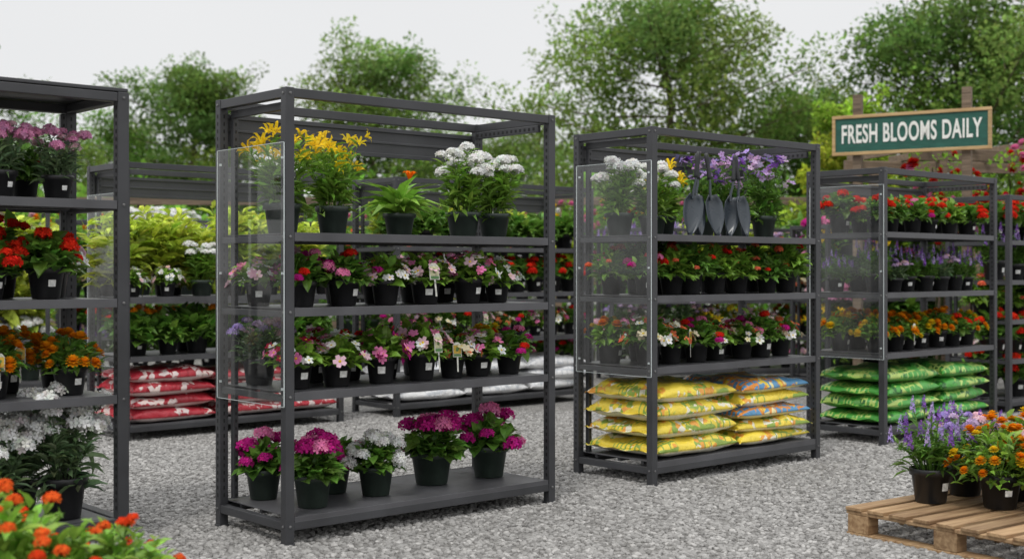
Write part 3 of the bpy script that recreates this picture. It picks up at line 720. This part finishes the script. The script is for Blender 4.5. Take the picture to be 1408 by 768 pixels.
rn=ramp(nt,[(.3,(.85,.85,.85)),(.7,(1.08,1.07,1.05))]); nt.links.new(n1.outputs[0],rn.inputs[0])
c=mixc(nt,c,rn.outputs[0],1.0,'MULTIPLY'); nt.links.new(c,b.inputs['Base Color']); b.inputs['Roughness'].default_value=.9
bump(nt,b,v2.outputs[0],.8,.02)
mb=MB(); s=400; mb.add([(-s,-s,0),(s,-s,0),(s,s,0),(-s,s,0)],[(0,1,2,3)],0,(1,1,1)); mb.obj('gravel_ground',[m])
m,nt,b=newmat('stone')
oi=N(nt,'ShaderNodeObjectInfo'); r=ramp(nt,[(0,(.165,.16,.153)),(.3,(.245,.239,.23)),(.8,(.315,.308,.297)),(1,(.43,.42,.405))]); nt.links.new(oi.outputs['Random'],r.inputs[0])
nt.links.new(r.outputs[0],b.inputs['Base Color']); b.inputs['Roughness'].default_value=.85; M_STONE=m
mb=MB(); mb.add([(-3.9,5.3,.001),(3.9,5.3,.001),(6.3,12.5,.001),(-5.8,12.5,.001)],[(0,1,2,3)],0,(1,1,1)); g=mb.obj('loose_gravel',[M_STONE])
ng=bpy.data.node_groups.new('gravel','GeometryNodeTree')
ng.interface.new_socket('Geometry',in_out='INPUT',socket_type='NodeSocketGeometry'); ng.interface.new_socket('Geometry',in_out='OUTPUT',socket_type='NodeSocketGeometry')
gi=ng.nodes.new('NodeGroupInput'); go=ng.nodes.new('NodeGroupOutput')
dp=ng.nodes.new('GeometryNodeDistributePointsOnFaces'); dp.inputs['Density'].default_value=1250
ico=ng.nodes.new('GeometryNodeMeshIcoSphere'); ico.inputs['Radius'].default_value=1; ico.inputs['Subdivisions'].default_value=1
sm=ng.nodes.new('GeometryNodeSetMaterial'); sm.inputs['Material'].default_value=M_STONE
ip=ng.nodes.new('GeometryNodeInstanceOnPoints')
rs=ng.nodes.new('FunctionNodeRandomValue'); rs.data_type='FLOAT_VECTOR'; rs.inputs[0].default_value=(.013,.011,.008); rs.inputs[1].default_value=(.026,.021,.015)
rr=ng.nodes.new('FunctionNodeRandomValue'); rr.data_type='FLOAT_VECTOR'; rr.inputs[0].default_value=(-.4,-.4,0); rr.inputs[1].default_value=(.4,.4,6.28)
l=ng.links.new
l(gi.outputs[0],dp.inputs['Mesh']); l(dp.outputs['Points'],ip.inputs['Points']); l(ico.outputs['Mesh'],sm.inputs['Geometry']); l(sm.outputs[0],ip.inputs['Instance'])
l(rs.outputs[0],ip.inputs['Scale']); l(rr.outputs[0],ip.inputs['Rotation']); l(ip.outputs[0],go.inputs[0])
md=g.modifiers.new('scatter','NODES'); md.node_group=ng

# ------------------------------------------------------------ sky & light
w=bpy.data.worlds.new('World'); S.world=w; w.use_nodes=True; nt=w.node_tree
bg=nt.nodes['Background']; bg.inputs['Strength'].default_value=.1
sk=N(nt,'ShaderNodeTexSky',sky_type='NISHITA'); sk.sun_disc=False; sk.sun_elevation=math.radians(58); sk.sun_rotation=math.radians(200)
tc=N(nt,'ShaderNodeTexCoord'); no=N(nt,'ShaderNodeTexNoise'); no.inputs['Scale'].default_value=1.6; no.inputs['Detail'].default_value=4
nt.links.new(tc.outputs['Generated'],no.inputs['Vector'])
r=ramp(nt,[(.3,(.93,.935,.945)),(.7,(1,1,1))]); nt.links.new(no.outputs[0],r.inputs[0])
sx=N(nt,'ShaderNodeSeparateXYZ'); nt.links.new(tc.outputs['Generated'],sx.inputs[0])
mr=N(nt,'ShaderNodeMapRange'); mr.inputs['From Min'].default_value=.25; mr.inputs['From Max'].default_value=1.0; mr.inputs['To Min'].default_value=8.8; mr.inputs['To Max'].default_value=20
nt.links.new(sx.outputs[2],mr.inputs['Value'])
ov=mixc(nt,r.outputs[0],mr.outputs[0],1.0,'MULTIPLY')
c=mixc(nt,sk.outputs[0],ov,.95); nt.links.new(c,bg.inputs['Color'])
sl=bpy.data.lights.new('sun','SUN'); sl.energy=1.3; sl.angle=math.radians(12); sl.color=(1,.97,.92)
so=bpy.data.objects.new('sun',sl); link(so)
az=math.radians(200); el=math.radians(58)
d=Vector((math.sin(az)*math.cos(el),math.cos(az)*math.cos(el),math.sin(el))); so.rotation_euler=d.to_track_quat('Z','Y').to_euler()
cam=bpy.data.cameras.new('camera'); co=bpy.data.objects.new('camera',cam); link(co); S.camera=co
co.location=(0,0,1.387); co.rotation_euler=(math.pi/2,0,0); cam.sensor_width=36; cam.lens=36*1772/1408; cam.shift_y=-.01; cam.clip_end=1500; cam.clip_start=.05
cam.dof.use_dof=True; cam.dof.focus_distance=7.6; cam.dof.aperture_fstop=2.0
S.view_settings.view_transform='Standard'; S.view_settings.look='None'; S.view_settings.exposure=0
